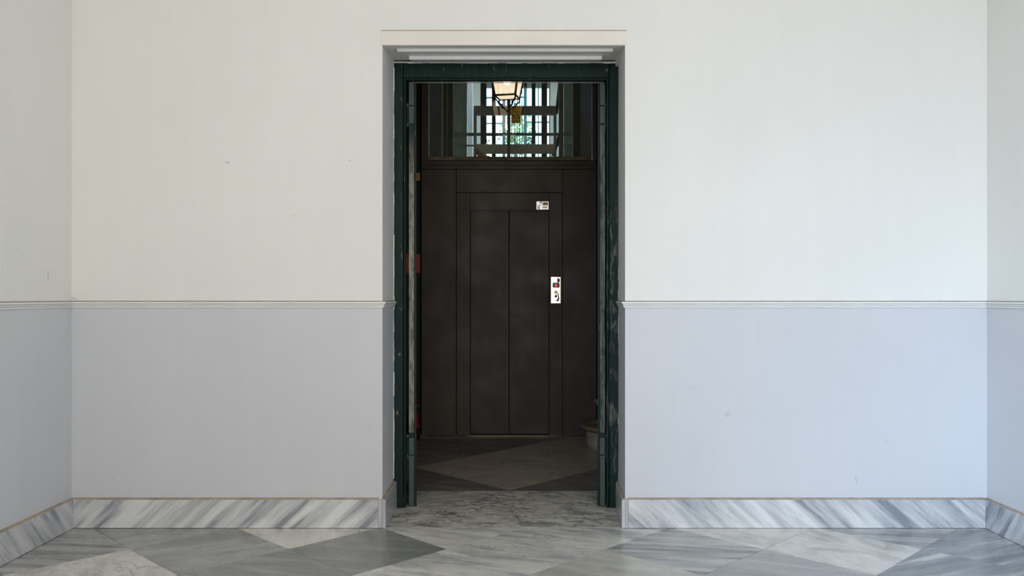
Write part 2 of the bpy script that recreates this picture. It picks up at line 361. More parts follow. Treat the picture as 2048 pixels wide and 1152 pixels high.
M['cable'] = plain('dusty_cable', lin(.06,.045,.03), .8)

# ------------------------------------------------------------------ structure: front room
XL, XR, YF, H = -2.447, 2.639, -6.6, 4.3          # room limits
RY, BY = .43, .88                                  # door frame plane, back of the thick wall
RL0, RL1, RR0, RR1 = -.7194, -.7186, .628, .649    # door reveal: left / right edge at y=0 and at frame
DADO = 1.24
mb = MB()
for z0, z1, mi in ((-.05, DADO, 1), (DADO, H, 0)):
    mb.prism([(XL-.3, 0), (RL0, 0), (RL1, RY+.10), (-.82, RY+.10), (-.86, BY), (XL-.3, BY)], z0, z1, mi)
    mb.prism([(XR+.3, 0), (RR0, 0), (RR1, RY+.10), (.76, RY+.10), (.80, BY), (XR+.3, BY)], z0, z1, mi)
# lintel block: rising soffit towards the frame
mb.prism([(0, 2.678), (.10, 2.690), (.23, 2.706), (RY+.10, 2.724), (BY, 2.75), (BY, H), (0, H)], RL0, RR0, 0, 'x')
mb.prism([(RR0, 0), (RR1, RY+.10), (RR0, RY+.10)], 2.678, H)
mb.box(-.86, RL0, RY+.10, BY, 2.75, H); mb.box(RR0, .80, RY+.10, BY, 2.75, H)
wall_back = struct(mb.build('wall_back', [M['wall_up'], M['wall_low']]), 'white plastered end wall with grey dado and a deep doorway', 'wall')
# stepped soffit mouldings
for (xa, xb, ya, yb, pr) in ((X(794,.1), X(1226,.1), .10, .23, [(.10,2.673),(.23,2.6846),(.23,2.72),(.10,2.72)]),
                             (X(818,.23), X(1204,.23), .23, RY, [(.23,2.664),(RY,2.702),(RY,2.73),(.23,2.73)])):
    MB().prism(pr, xa, xb, 0, 'x').build('soffit_step', M['rail'], wall_back, .002)
# lintel board and plaster corner strips
lin_b = MB().box(X(762,0), X(1253,0), -.006, .03, 2.679, Z(62,0)).build('trim_1', M['lintel'], None, .002)
struct(lin_b, 'cream lintel board above the doorway', 'trim')
MB().box(X(762,0), X(1253,0), -.0062, -.002, Z(62,0), Z(61,0)+.0005).build('crack_line', M['caulk'], lin_b)
for i, (xa, xb) in enumerate(((X(757,0), RL0), (RR0, X(1256,0)))):
    o = MB(); o.box(xa, xb, -.002, .01, 1.256, 2.679, 0); o.box(xa, xb, -.002, .01, .165, 1.222, 1)
    struct(o.build('trim_%d' % (i+2), [M['wall_up'], M['wall_low']]), 'narrow plaster edge strip on the %s of the doorway' % ('left', 'right')[i], 'trim')

def side_wall(name, x, sgn, label):
    m = MB()
    for z0, z1, mi in ((-.05, DADO, 1), (DADO, H, 0)):
        m.box(x, x + sgn*.3, YF-.3, -.0005, z0, z1, mi)
    return struct(m.build(name, [M['wall_up'], M['wall_low']]), label, 'wall')
wall_left = side_wall('wall_left', XL, -1, 'left side wall with white upper paint and grey dado')
wall_right = side_wall('wall_right', XR, 1, 'right side wall with white upper paint and grey dado, bluish in daylight')
m = MB(); m.box(XL, -1.5, YF-.3, YF, -.05, H); m.box(2.4, XR, YF-.3, YF, -.05, H); m.box(-1.5, 2.4, YF-.3, YF, 3.5, H)
struct(m.build('wall_front', [M['wall_up']]), 'entrance wall with a wide open gateway behind the viewer', 'wall')
struct(MB().box(XL-.3, XR+.3, YF-.3, BY, H, H+.2).build('ceiling', M['ceil']), 'white ceiling of the entrance room', 'ceiling')

# outside: dark street and an unseen wall added to block the sky
struct(MB().box(-40, 40, -60, YF-.3, -.30, -.06).build('ground', M['asphalt']), 'dark asphalt street outside the entrance', 'ground')
m = MB(); m.box(-30, 30, -15, -14, -.06, 14)
struct(m.build('wall_sky_block', M['sky_block']), 'unseen dark wall added across the street to block the sky', 'wall')

# ------------------------------------------------------------------ floors: every tile its own slab
def clip(poly, a, b, c):          # keep a*x+b*y+c >= 0
    out = []
    for i in range(len(poly)):
        p, q = poly[i], poly[(i+1) % len(poly)]
        dp, dq = a*p[0]+b*p[1]+c, a*q[0]+b*q[1]+c
        if dp >= 0: out.append(p)
        if (dp >= 0) != (dq >= 0):
            t = dp/(dp-dq); out.append((p[0]+(q[0]-p[0])*t, p[1]+(q[1]-p[1])*t))
    return out
def tile_floor(name, parent, x0, x1, y0, y1, ox, oy, dx, dy, choose, gap, odd=0):
    hx, hy = dx/2 - gap, dy/2 - gap*dy/dx
    k0, k1 = int((x0-ox)/dx*2)-3, int((x1-ox)/dx*2)+3; r0, r1 = int((y0-oy)/dy*2)-3, int((y1-oy)/dy*2)+3
    for r in range(r0, r1+1):
        for k in range(k0, k1+1):
            if (k + r) % 2 != odd: continue
            cx, cy = ox + k*dx/2, oy + r*dy/2
            p = [(cx-hx, cy), (cx, cy-hy), (cx+hx, cy), (cx, cy+hy)]
            for a, b, c in ((1,0,-x0-.001), (-1,0,x1-.001), (0,1,-y0-.001), (0,-1,y1-.001)): p = clip(p, a, b, c)
            if len(p) < 3: continue
            ar = abs(sum(p[i][0]*p[(i+1)%len(p)][1]-p[(i+1)%len(p)][0]*p[i][1] for i in range(len(p))))/2
            if ar < .002: continue
            dz = random.uniform(-.0003, .0003)
            MB().prism(p, -.02, dz).build(name, choose(k, r), parent, loc=(cx, cy, 0))
floor = struct(MB().box(XL-.05, XR+.05, YF-.3, .0, -.12, -.0012).build('floor', M['grout']), 'polished marble floor of diagonal grey and white slabs', 'floor')
# row 0: diamonds centred on the wall line (cut to triangles); row -1 one half-diagonal nearer; row -2 nearer still
front_map = {(0,-5):'m_mid',(0,-3):'m_dark',(0,-1):'m_white',(0,1):'m_white',(0,3):'m_white',(0,5):'m_mid',(0,7):'m_blue',(0,-7):'m_mid',
             (-1,-6):'m_mid',(-1,-4):'m_crack',(-1,-2):'m_dark',(-1,0):'m_white',(-1,2):'m_mid',(-1,4):'m_cream',(-1,6):'m_blue',
             (-2,-7):'m_mid',(-2,-5):'m_cream',(-2,-3):'m_dark',(-2,-1):'m_white',(-2,1):'m_beige',(-2,3):'m_midplain',(-2,5):'m_blue'}
front_map[(0,-1)] = 'm_white'; front_map[(0,-3)] = 'm_cream'; front_map[(0,-5)] = 'm_crack'; front_map[(0,3)] = 'm_cream'
def choose_front(k, r):
    nm = front_map.get((r, k))
    return M[nm] if nm else M[random.choice(['m_white','m_dark','m_midplain','m_cream','m_mid','m_blue'])]
tile_floor('tile', floor, XL, XR, YF, 0, .072, 0, .805, .805, choose_front, .0015, 1)

th = MB().prism([(RL0, .003), (RR0, .003), (RR1, RY+.10), (.76, RY+.10), (.80, BY), (-.86, BY), (-.82, RY+.10), (RL1, RY+.10)], -.05, .0).build('threshold', M['thresh'])
struct(th, 'breccia marble threshold slab with dark veins in the doorway', 'threshold')

HX0, HX1, HY1 = -1.6, 1.6, 3.2
hall_floor = struct(MB().box(HX0-.05, HX1+.05, BY, HY1, -.12, -.0012).build('floor_hall', M['grout']), 'dim beige and brown diagonal marble floor before the lift', 'floor')
# light diamond chain; dark corners
hall_light = {(0,0),(1,-1),(1,1),(2,0),(2,2),(3,1),(3,3),(4,2),(0,-0)}
def choose_hall(k, r):
    return M['h_light'] if (r, k) in hall_light else M['h_dark']
tile_floor('tile', hall_floor, HX0, HX1, BY, 2.94, X(1019,1.28), 1.28, .72, .76, choose_hall, .0015)
x_ = HX0
for wdt in (.77, .35, .62, .43, .9):       # border row of beige slabs along the lift
    xb = min(x_ + wdt, HX1)
    MB().box(x_+.001, xb-.0015, 2.943, HY1, -.02, .0).build('border_tile', M['h_light'], hall_floor); x_ = xb

# ------------------------------------------------------------------ baseboards and chair rail
BZ, BT = .158, .02
def baseboard(name, path, m, label, bl=True):
    prof = [(0, 0.002), (BT, .002), (BT, BZ), (0, BZ)]
    o = MB().sweep(path, prof).build(name, m, None, .0015); struct(o, label, 'baseboard')
    MB().sweep(path, [(0, BZ), (BT-.002, BZ), (BT-.006, BZ+.006), (0, BZ+.008)]).build('caulk_line', M['caulk'], o)
    return o
E = .0006
baseboard('baseboard_back_left', [(XL+BT, -E), (X(757,0), -E)], M['base_l'], 'streaked grey marble skirting left of the doorway')
baseboard('baseboard_back_right', [(X(1256,0), -E), (XR-BT, -E)], M['base_r'], 'streaked grey marble skirting right of the doorway')
baseboard('baseboard_left', [(XL+E, YF), (XL+E, 0)], M['base_side_l'], 'marble skirting along the left side wall')
baseboard('baseboard_right', [(XR-E, 0), (XR-E, YF)], M['base_side_r'], 'marble skirting along the right side wall')
baseboard('baseboard_reveal_left', [(RL0+E, -BT), (RL1+E, RY-.005)], M['base_plain'], 'plain grey marble skirting slab in the left door reveal')
baseboard('baseboard_reveal_right', [(RR1-E, RY-.005), (RR0-E, -BT)], M['base_plain'], 'plain grey marble skirting slab in the right door reveal')
for i, (xa, xb) in enumerate(((X(757,0)+.001, RL0), (RR0, X(1256,0)-.001))):
    struct(MB().box(xa, xb, -BT, -E, .002, BZ).build('baseboard_end_%s' % ('left','right')[i], M['base_plain'], None, .001), 'narrow marble skirting end piece at the %s doorway edge' % ('left','right')[i], 'baseboard')
RZ = 1.222
rprof = [(0, RZ), (.008, RZ), (.0095, RZ+.008), (.0055, RZ+.0095), (.012, RZ+.0115), (.0135, RZ+.018), (.0095, RZ+.0195), (.019, RZ+.0225), (.019, RZ+.0315), (0, RZ+.0335)]
def rail(name, path, label):
    o = MB().sweep(path, rprof).build(name, M['rail']); struct(o, label, 'chair rail')
    MB().sweep(path, [(0, RZ+.0338), (.009, RZ+.0336), (.002, RZ+.0375), (0, RZ+.0375)]).build('caulk_line', M['caulk'], o)
rail('trim_4', [(XL, YF), (XL, 0), (RL0, 0), (RL1, RY)], 'white moulded chair rail running along the left wall into the doorway')
rail('trim_5', [(RR1, RY), (RR0, 0), (XR, 0), (XR, YF)], 'white moulded chair rail running along the right wall into the doorway')

# paint chips and scuffs: thin patches with their own outline
M['chip_light'] = plain('bare_plaster_chip', lin(.84,.82,.77), .7, var=.05, vscale=40)
M['chip_dark'] = plain('grey_scuff', lin(.50,.50,.50), .7, var=.1, vscale=40)
M['chip_low'] = plain('patched_dado_paint', lin(.55,.56,.58), .6, var=.06, vscale=30)
def chip(wall, px, py, r, mt, stretch=1.0, ang=0.0):
    n = 9; pts = []
    for k in range(n):
        t = 2*math.pi*k/n; q = r*random.uniform(.55, 1.1)
        u, v = q*math.cos(t)*stretch, q*math.sin(t)/stretch
        pts.append((u*math.cos(ang)-v*math.sin(ang), u*math.sin(ang)+v*math.cos(ang)))
    if wall is wall_back: MB().prism([(Z(py,0)+v, X(px,0)+u) for u, v in pts], -.0006, .001, 0, 'y').build('paint_chip', M[mt], wall)
    else:
        x = XL if wall is wall_left else XR; dd = x*F/(px-1024.0); yy = dd + CAM_Y; zc = EYE + (592-py)*dd/F; e_ = .0006 if x < 0 else -.0006
        MB().prism([(yy+u, zc+v) for u, v in pts], x-e_, x+e_, 0, 'x').build('paint_chip', M[mt], wall)
chip(wall_left, 9, 405, .016, 'chip_light'); chip(wall_left, 11, 538, .014, 'chip_light', .6); chip(wall_left, 88, 795, .006, 'chip_dark'); chip(wall_left, 118, 830, .005, 'chip_dark')
chip(wall_left, 96, 548, .010, 'chip_dark', .3); chip(wall_left, 45, 512, .005, 'chip_dark', .5)
for a_ in ((300,232,.006,'chip_light',1.3,.2),(455,325,.009,'chip_dark',1.6,.1),(332,446,.006,'chip_light',1.5,0),(740,853,.010,'chip_low',1.5,.2),(148,597,.010,'chip_dark',2.2,-.4),
           (1385,776,.016,'chip_low',2.2,-.3),(1343,770,.008,'chip_low',1.4,.3),(1455,828,.020,'chip_low',1.0,0),(1552,492,.007,'chip_light',1.6,0),(1712,958,.014,'chip_low',.5,.1),(1774,885,.009,'chip_low',1.8,-.9),
           (1600,768,.007,'chip_low',1.2,.5),(545,640,.007,'chip_low',1.0,0),(236,958,.006,'chip_light',1.0,0),(620,1010-20,.005,'chip_dark',1.0,0),(700,321,.005,'chip_dark',1.5,0)):
    chip(wall_back, *a_)

# ------------------------------------------------------------------ green door frame and two folded-back leaves
FY = RY
PL0, PL1 = -.7186, X(806, FY); PR1, PR0 = RR1, X(1219, FY)
HZ0, HZ1 = Z(159, FY), Z(125, FY)
df = empty('door_1', (0, FY, 0)); struct(df, 'dark green painted wooden door frame set in the deep doorway', 'door frame')
def rough_edge_strip(x0, x1, y0, y1, z0, z1): return MB().box(x0, x1, y0, y1, z0, z1)
MB().box(PL0, PL1, FY, FY+.10, .001, HZ1).build('post', M['green'], df, .004)
MB().box(PR0, PR1, FY, FY+.10, .001, HZ1).build('post', M['green_worn'], df, .004)
MB().box(PL1+.001, PR0-.001, FY+.002, FY+.10, HZ0+.012, HZ1).build('head', M['green'], df, .004)
MB().box(PL1+.001, PR0-.001, FY+.012, FY+.06, HZ0, HZ0+.012).build('head_bead', M['green'], df, .003)
MB().tube([(PL1+.009, FY+.014, .001), (PL1+.009, FY+.014, HZ0)], .0095, 12).build('bead', M['green'], df, 0, True)
MB().tube([(PR0-.009, FY+.014, .001), (PR0-.009, FY+.014, HZ0)], .0095, 12).build('bead', M['green_worn'], df, 0, True)
MB().box(PL1+.03, PR0-.03, FY+.060, FY+.066, HZ0-.0055, HZ0-.002).build('highlight_strip', M['beam'], df)  # pale strip added to draw the highlight line under the head
# ragged plaster line where the frame meets the wall
def ragged(x0, side):
    m = MB(); z = BZ+.02; 
    while z < HZ1:
        h = random.uniform(.03, .09); wv = random.uniform(.002, .006)
        m.box(x0, x0 + side*wv, FY-.003, FY+.003, z, min(z+h, HZ1)); z += h
    return m
ragged(PL0, 1).build('plaster_edge', M['plaster'], df); ragged(PR1, -1).build('plaster_edge', M['plaster'], df)
m = MB(); x = PL0
while x < PR1:
    l = random.uniform(.03, .10); m.box(x, min(x+l, PR1), FY-.003, FY+.003, HZ1-random.uniform(.002,.006), HZ1+.004); x += l
m.build('plaster_edge', M['plaster'], df)

def leaf(side, x_in, label, edge_mat):
    # leaf hangs on its hinge edge (near the viewer) and is folded back past a right angle; local: x across thickness, y along the leaf
    T, L, ZT, Z0 = .046, .60, 2.585, .006
    e = empty('door_leaf', (0, 0, 0)); tag(e, label, 'door', 'green door leaves folded back')
    s = side                                     # -1 left leaf, +1 right leaf; inner face at x = x_in
    parts = []
    def b(nm, mt, bev=.002, *bx):
        mm = MB()
        for q in bx: mm.box(s*q[0], s*q[1], *q[2:])
        o = mm.build(nm, mt, None, bev); parts.append(o); return o
    # local x: 0 = inner face (towards opening), T = outer face; y: 0 = hinge edge
    b('stile', M['green'], .002, (0, T, .012, .11, Z0, ZT)); b('stile', M['green'], .002, (0, T, L-.10, L, Z0, ZT))
    for za, zb in ((Z0, .26), (.95, 1.07), (1.78, 1.88), (ZT-.12, ZT)): b('rail', M['green'], .002, (.001, T-.001, .11, L-.10, za, zb))
    for za, zb in ((.26, .95), (1.07, 1.78), (1.88, ZT-.12)):
        b('panel', M['green'], .006, (.012, T-.012, .105, L-.095, za-.005, zb+.005))
    b('lip', M['green'], .0015, (0, .012, 0.0, .013, Z0, ZT))
    # hinge edge: worn strip with painted blocks at the hinges
    b('edge_strip', edge_mat, .0015, (.014, T, -.002, .012, Z(865,.47), Z(250,.47)))
    b('edge_block', M['green_end'], .0015, (.014, T, -.004, .012, Z(248,.47), Z(213,.47)))
    b('edge_block', M['green_end'], .0015, (.014, T, -.002, .012, Z(211,.47), ZT))
    b('edge_block', M['green_end'], .0015, (.014, T, -.004, .012, Z(909,.47), Z(875,.47)))
    b('edge_block', M['green_end'], .0015, (.014, T, -.002, .012, Z0, Z(911,.47)))
    for zc0, zc1 in ((Z(250,.46), Z(210,.46)), (Z(912,.46), Z(872,.46))):
        mm = MB(); hx = s*(T+.008)
        mm.tube([(hx, .0, zc0), (hx, .0, zc1)], .007, 10)
        h = mm.build('hinge', M['green'], None, 0, True); parts.append(h)
        for zq in (zc0, zc1):
            k = MB(); k.lathe([(0,-.010),(.007,-.009),(.0105,-.003),(.0105,.003),(.007,.009),(0,.010)], (hx, 0, zq), 12)
            k.box(hx - s*.002, hx + s*.020, -.004, .004, zq-.005, zq+.005)
            k2 = k.build('knuckle', M['green_end'], None, 0, True); k2.parent = h
    b('bolt_plate', M['green_end'], .001, (-.003, 0, L-.06, L-.03, 1.0, 1.22))
    for o in parts: o.parent = e
    e.location = (x_in, .455+.012, 0)
    e.rotation_euler = (0, 0, R(-s*7.2) if s > 0 else R(7.2))
    return e
leaf(-1, X(833, .47), 'left green door leaf folded back, its worn beige edge towards us', M['green_edge_l'])
leaf(1, X(1195, .47), 'right green door leaf folded back, its grey-green edge towards us', M['green_edge_r'])

# ------------------------------------------------------------------ lift hall shell
def hall_wall(name, bx, label, mt='wall_up'):
    return struct(MB().box(*bx).build(name, M[mt]), label, 'wall')
hall_wall('wall_hall_left', (HX0-.2, HX0, BY, HY1, -.05, H), 'left wall of the dim lift hall')
hall_wall('wall_hall_right', (HX1, HX1+.2, BY, HY1, -.05, H), 'right wall of the dim lift hall')
struct(MB().box(HX0-.2, HX1+.2, BY, HY1, H, H+.2).build('ceiling_hall', M['ceil']), 'ceiling above the dim lift hall', 'ceiling')
LY = 3.056                       # lift front plane
LX0, LX1 = X(843, LY), X(1193, LY)
hall_wall('wall_lift_left', (HX0, LX0-.012, HY1, HY1+.06, -.05, H), 'black wall standing in for the dark space left of the lift', 'wing')
hall_wall('wall_lift_right', (LX1+.012, HX1, HY1, HY1+.06, -.05, H), 'black wall standing in for the dark space right of the lift', 'wing')

# ------------------------------------------------------------------ lift front
lift = empty('elevator', (X(1018, LY), LY, 0)); tag(lift, 'dark brown metal lift front with closed double doors and glazed transom', 'elevator')
def lp(nm, x0, x1, z0, z1, y0=0.0, y1=.03, mt='lift', bev=.0015, parent=None):
    return MB().box(X(x0,LY), X(x1,LY), LY+y0, LY+y1, z0, z1).build(nm, M[mt], parent or lift, bev)
zz = lambda p: Z(p, LY)
MB().box(LX0+.003, LX1-.003, LY+.0425, LY+.052, .004, zz(322)).build('backing', M['black'], lift)
lp('side_panel', 843.3, 912.2, .008, zz(338.8)); lp('side_panel', 1125.6, 1192.7, .008, zz(338.8))
lp('header_panel', 913.2, 1124.8, zz(384.6), zz(338.8))
lp('door_jamb', 913.4, 940, .008, zz(385.6)); lp('door_jamb', 1098.6, 1124.8, .008, zz(385.6))
lp('door_lintel', 940.4, 1098.2, zz(421), zz(385.6))
dl = lp('door_panel', 941.2, 1016.5, .018, zz(422)+.012, .026, .042, 'liftdoor'); dr = lp('door_panel', 1019.8, 1097.8, .018, zz(422)+.012, .026, .042, 'liftdoor')
MB().box(X(1015.9,LY), X(1016.5,LY), LY+.024, LY+.04, .02, zz(424)).build('edge_trim', M['trim_metal'], dl)
MB().box(X(1019.8,LY), X(1020.2,LY), LY+.024, LY+.04, .02, zz(424)).build('edge_trim', M['trim_metal'], dr)
MB().box(X(941.2,LY), X(1099,LY), LY-.008, LY+.05, .0015, .0075).build('sill', M['sill'], lift, .001)
lp('fascia', 843.3, 1192.7, zz(338), zz(331.2), -.004); lp('fascia', 843.3, 1192.7, zz(330.6), zz(321.6), -.008)
# dusty ledge, transom posts, mullion, top rail, glass
TZ = 3.95
MB().box(X(857,LY), X(1182,LY), LY-.030, LY+.03, zz(321.4), zz(314)).build('ledge', M['dusty'], lift, .004)
lp('transom_post', 843.3, 854.5, zz(321.4), TZ, -.006, .05); lp('transom_post', 1184.5, 1192.7, zz(321.4), TZ, -.006, .05)
lp('transom_post', 854.8, 857.5, zz(321.4), TZ-.08, .006, .05, 'post')
lp('transom_rail', 854.8, 1184.2, TZ-.08, TZ, -.006, .05)
lp('mullion', 1015, 1021.2, zz(320), TZ-.08, -.012, .045)
for xa, xb in ((857.8, 1014.8), (1021.4, 1184.2)):
    g = MB().add([(X(xa,LY), LY+.035, zz(314)), (X(xb,LY), LY+.035, zz(314)), (X(xb,LY), LY+.035, TZ-.08), (X(xa,LY), LY+.035, TZ-.08)], [(0,1,2,3)])
    go = g.build('glass_pane', M['glass'], lift); sol = go.modifiers.new('thickness', 'SOLIDIFY'); sol.thickness = .005
lp('top_panel', 843.3, 1192.7, TZ+.001, H-.002, 0, .05)
# call plate
cp = MB().box(X(1102,LY), X(1121.3,LY), LY-.006, LY, zz(606.5), zz(554)).build('call_plate', M['plate'], lift, .0012)
MB().box(X(1101.2,LY), X(1122,LY), LY-.002, LY, zz(607.4), zz(553)).build('plate_rim', M['brown'], cp)
cx = lambda p: X(p, LY)
def flat(poly, y0, y1): return MB().prism([(zz(b), cx(a)) for a, b in poly], LY-y1, LY-y0, 0, 'y')
def disc(px, py, r, n=18, a0=0, a1=360): return [(px + r*math.cos(R(a0+(a1-a0)*k/n)), py + r*math.sin(R(a0+(a1-a0)*k/n))) for k in range(n)]
def rrect(x0, x1, y0, y1, r):
    o = []
    for qx, qy, a in ((x1-r, y1-r, 0), (x0+r, y1-r, 90), (x0+r, y0+r, 180), (x1-r, y0+r, 270)):
        o += [(qx + r*math.cos(R(a+t)), qy + r*math.sin(R(a+t))) for t in (0, 30, 60, 90)]
    return o
dsp = flat(rrect(1105, 1119, 565.2, 575.4, 2.2), .006, .0095).build('display', M['brown'], cp, .0006)
ring = MB(); outer = disc(1111.7, 570.6, 1); 
pts_o = [(1111.9 + 2.0*math.cos(R(a)), 570.8 + 3.0*math.sin(R(a))) for a in range(0, 360, 20)]
flat(pts_o, .0095, .0102).build('digit', M['redled'], dsp)
flat(disc(1111.9, 584.5, 3.3), .006, .011).build('call_button', M['brown'], cp, .0008)
flat(disc(1111.8, 584.6, 1.6), .011, .0125).build('button_lamp', M['brass'], cp)
flat(disc(1111.7, 592.4, 3.4), .006, .0085).build('key_switch', M['steel'], cp, .0006)
flat(disc(1111.7, 592.4, 2.5), .0085, .0092).build('key_rotor', M['darkgrey'], cp)
flat([(1113.6,557),(1116,556.2),(1118.5,557),(1119.8,560),(1119.2,563.5),(1117.3,564.9),(1114.6,564.6),(1113.2,561.8),(1115.3,560.6)], .006, .0066).build('sticker', M['darkgrey'], cp)
flat([(1114.5,588),(1116.3,586),(1117.2,588.5),(1118,594),(1118.4,598.5),(1117,602),(1113.6,603.4),(1112.8,600.4),(1115.5,597),(1116,592)], .006, .0066).build('sticker', M['darkgrey'], cp)
flat(disc(1110.6, 601.8, 1.0), .006, .0075).build('screw', M['brown'], cp); flat(disc(1110.9, 558.2, .9), .006, .0075).build('screw', M['brown'], cp)
# capacity sticker above the door
st = flat([(1073, 403), (1097.2, 403), (1097.2, 419), (1073, 419)], 0, .0012).build('rating_sticker', M['paper'], lift); st['label'] = 'small white sticker with an ochre block above the lift door'
def pr(nm, poly, m): flat(poly, .0012, .0018).build(nm, M[m], st)
pr('print', [(1086,404.6),(1096,404.6),(1096,410.6),(1085.2,410.6),(1085.2,407.6)], 'gold')
pr('print', [(1079.4,403.6),(1084.6,403.6),(1084.6,405.6),(1079.4,405.6)], 'blueprint')
pr('print', [(1080,406.4),(1083,406.4),(1083,407.6),(1080,407.6)], 'gold')
for k, (a, b_) in enumerate(((1075, 1076.6), (1078.2, 1080.4), (1081.4, 1083))): pr('print', [(a+.6,409.6),(b_,409.6),(b_,411.6),(a,411.6)], 'blueprint')
pr('print', [(1073.5,412.2),(1078.6,412.2),(1078.6,412.9),(1073.5,412.9)], 'gold')
pr('print', [(1074.8,413.6),(1079.8,413.6),(1079.8,415.2),(1074.8,415.2)], 'blueprint')
pr('print', [(1075,416.2),(1079.6,416.2),(1079.6,418.2),(1075,418.2)], 'gold')
for a in (1085.6, 1088.6, 1091.6): pr('print', [(a,412.6),(a+2.2,412.6),(a+2.2,416.4),(a,416.4)], 'greyprint')
# yellow warning sign on the transom glass
ws = flat([(1022, 211.6), (1041.4, 211.6), (1041.4, 245.6), (1022, 245.6)], -.030, -.026).build('warning_sign', M['yellow'], lift); ws['label'] = 'yellow warning sign with black triangle on the transom glass'
def wp(nm, poly): flat(poly, -.026, -.0252).build(nm, M['ink'], ws)
A_, B_, C_ = (1027.6, 215.5), (1039.0, 235.0), (1016.2+6.2, 235.0)
def bar(p, q, wd):
    dx, dy = q[0]-p[0], q[1]-p[1]; l = math.hypot(dx, dy); nx, ny = -dy/l*wd/2, dx/l*wd/2
    return [(p[0]+nx,p[1]+ny),(q[0]+nx,q[1]+ny),(q[0]-nx,q[1]-ny),(p[0]-nx,p[1]-ny)]
wp('triangle', bar(A_, B_, 1.3)); wp('triangle', bar(B_, C_, 1.3)); wp('triangle', bar(A_, (1022.3, 225.5), 1.3))
wp('pictogram', [(1024.3,226.5),(1025.6,225.4),(1026.4,228.2),(1028.6,230.2),(1031.4,231),(1031.4,232.2),(1025.2,232.2)])
for yy, x1_ in ((239.0, 1039), (241.4, 1040), (243.4, 1038)): wp('lettering', [(1024, yy), (x1_, yy), (x1_, yy+.7), (1024, yy+.7)])

# pulley arm and cable lying on the ledge
LZ = zz(314)
py_ = LY - .046
cpy = empty('cable_pulley', (cx(965), py_, LZ)); tag(cpy, 'dusty cable pulley with brass sleeve lying on the transom ledge', 'pulley')
pc = (cx(954), py_, zz(303))
m = MB().lathe([(.006,-.006),(.017,-.006),(.0135,0),(.017,.006),(.006,.006),(.006,-.006)], (0,0,0), 20)
m.v = [(pc[0]+a, pc[1]+c, pc[2]+b_) for a, b_, c in m.v]; m.build('wheel', M['cable'], cpy, 0, True)
m = MB().lathe([(0,-.009),(.005,-.009),(.005,.009),(0,.009)], (0,0,0), 12); m.v = [(pc[0]+a, pc[1]+c, pc[2]+b_) for a, b_, c in m.v]; m.build('axle', M['brass'], cpy, 0, True)
MB().prism([(zz(301),cx(956)),(zz(304.5),cx(953)),(zz(313),cx(955.5)),(zz(316.5),cx(962)),(zz(317.5),cx(981)),(zz(315),cx(982)),(zz(309),cx(967))], py_+.007, py_+.014, 0, 'y').build('bracket', M['dusty'], cpy, .001)
MB().tube([(cx(968.5), py_-.004, zz(310.6)), (cx(975.3), py_-.006, zz(315.3))], .0065, 10).build('brass_sleeve', M['brass'], cpy, 0, True)
cur = [(943,320.5),(946,318.6),(950,317.6),(955,318.4),(957,316),(956,310),(954.6,306.5)]
MB().tube([(cx(a), py_-.006-.003*(i % 2), zz(b_)) for i, (a, b_) in enumerate(cur)], .0045, 8).build('cable', M['cable'], cpy, 0, True)
cur = [(975,315),(980,317.4),(986,318.4),(994,317),(1003,316.2),(1009,317.6),(1013,319.4)]
MB().tube([(cx(a), py_-.006, zz(b_)) for a, b_ in cur], [.006,.006,.005,.005,.006,.006,.004], 8).build('cable', M['cable'], cpy, 0, True)

# ------------------------------------------------------------------ lift shaft behind the glass
sh = empty('elevator_shaft', (0, 3.9, 0)); tag(sh, 'dark steel lift shaft frame seen through the transom glass', 'elevator shaft')
def sp(nm, px0, px1, d, dep, z0, z1, mt, bev=.002):
    y = d + CAM_Y; return MB().box(X(px0,y), X(px1,y), y, y+dep, z0, z1).build(nm, M[mt], sh, bev)
ST = 5.6
d = 8.5; y = d + CAM_Y
sp('crossbeam', 948, 1113, d, .05, Z(229.5,y), Z(211.5,y), 'beam'); sp('crossbeam', 948, 1110, d, .05, Z(306.5,y), Z(288,y), 'beam_lit')
sp('upright', 947.2, 953, d+.055, .05, .0, Z(211.5,y), 'beam'); sp('upright', 1107.5, 1113, d+.055, .05, .0, Z(211.5,y), 'beam')
sp('corner_post', 1118, 1127, d-.1, .06, 0, ST, 'post')
y2 = 8.62 + CAM_Y
MB().tube([(X(1121,y2), y2, Z(150,y2)), (X(1113,y2), y2, Z(228,y2))], .016, 6).build('brace', M['shaft'], sh)
MB().tube([(X(1119.5,y2), y2, Z(268,y2)), (X(1106,y2), y2, Z(312,y2))], .018, 6).build('brace', M['shaft'], sh)
for a, b_ in ((961, 973), (983.5, 991.5), (1063.3, 1071.2), (1083, 1094.5)): sp('guide_rail', a, b_, 8.95, .05, 0, ST, 'shaft')
sp('side_board', 886, 906, 9.25, .05, 0, ST, 'shaft'); sp('side_board', 1146, 1161.5, 9.25, .05, 0, ST, 'shaft')
sp('edge_rod', 884.4, 886, 9.0, .012, 0, ST, 'beam_lit'); sp('edge_rod', 905.6, 907, 9.2, .012, 0, ST, 'beam_lit')
sp('edge_rod', 1162.6, 1163.8, 9.1, .012, 0, ST, 'beam_lit'); sp('edge_rod', 1144.6, 1145.6, 9.2, .012, 0, ST, 'beam_lit'); sp('edge_rod', 893.4, 894.6, 9.1, .012, 0, ST, 'beam')
pf = sp('perforated_strip', 879.5, 884.2, 8.98, .006, 0, ST, 'beam', .0)
yq = 8.98 + CAM_Y; hole = MB(); zq = 2.4
while zq < 4.2:
    hole.box(X(881,yq), X(883,yq), yq-.001, yq, zq, zq+.008); zq += .0165
hole.build('slots', M['black'], pf)
MB().box(-.785, -.765, 3.13, 4.6, 0, ST).build('side_wall', M['shaftside'], sh); MB().box(.735, .755, 3.13, 4.6, 0, ST).build('side_wall', M['shaftside'], sh)
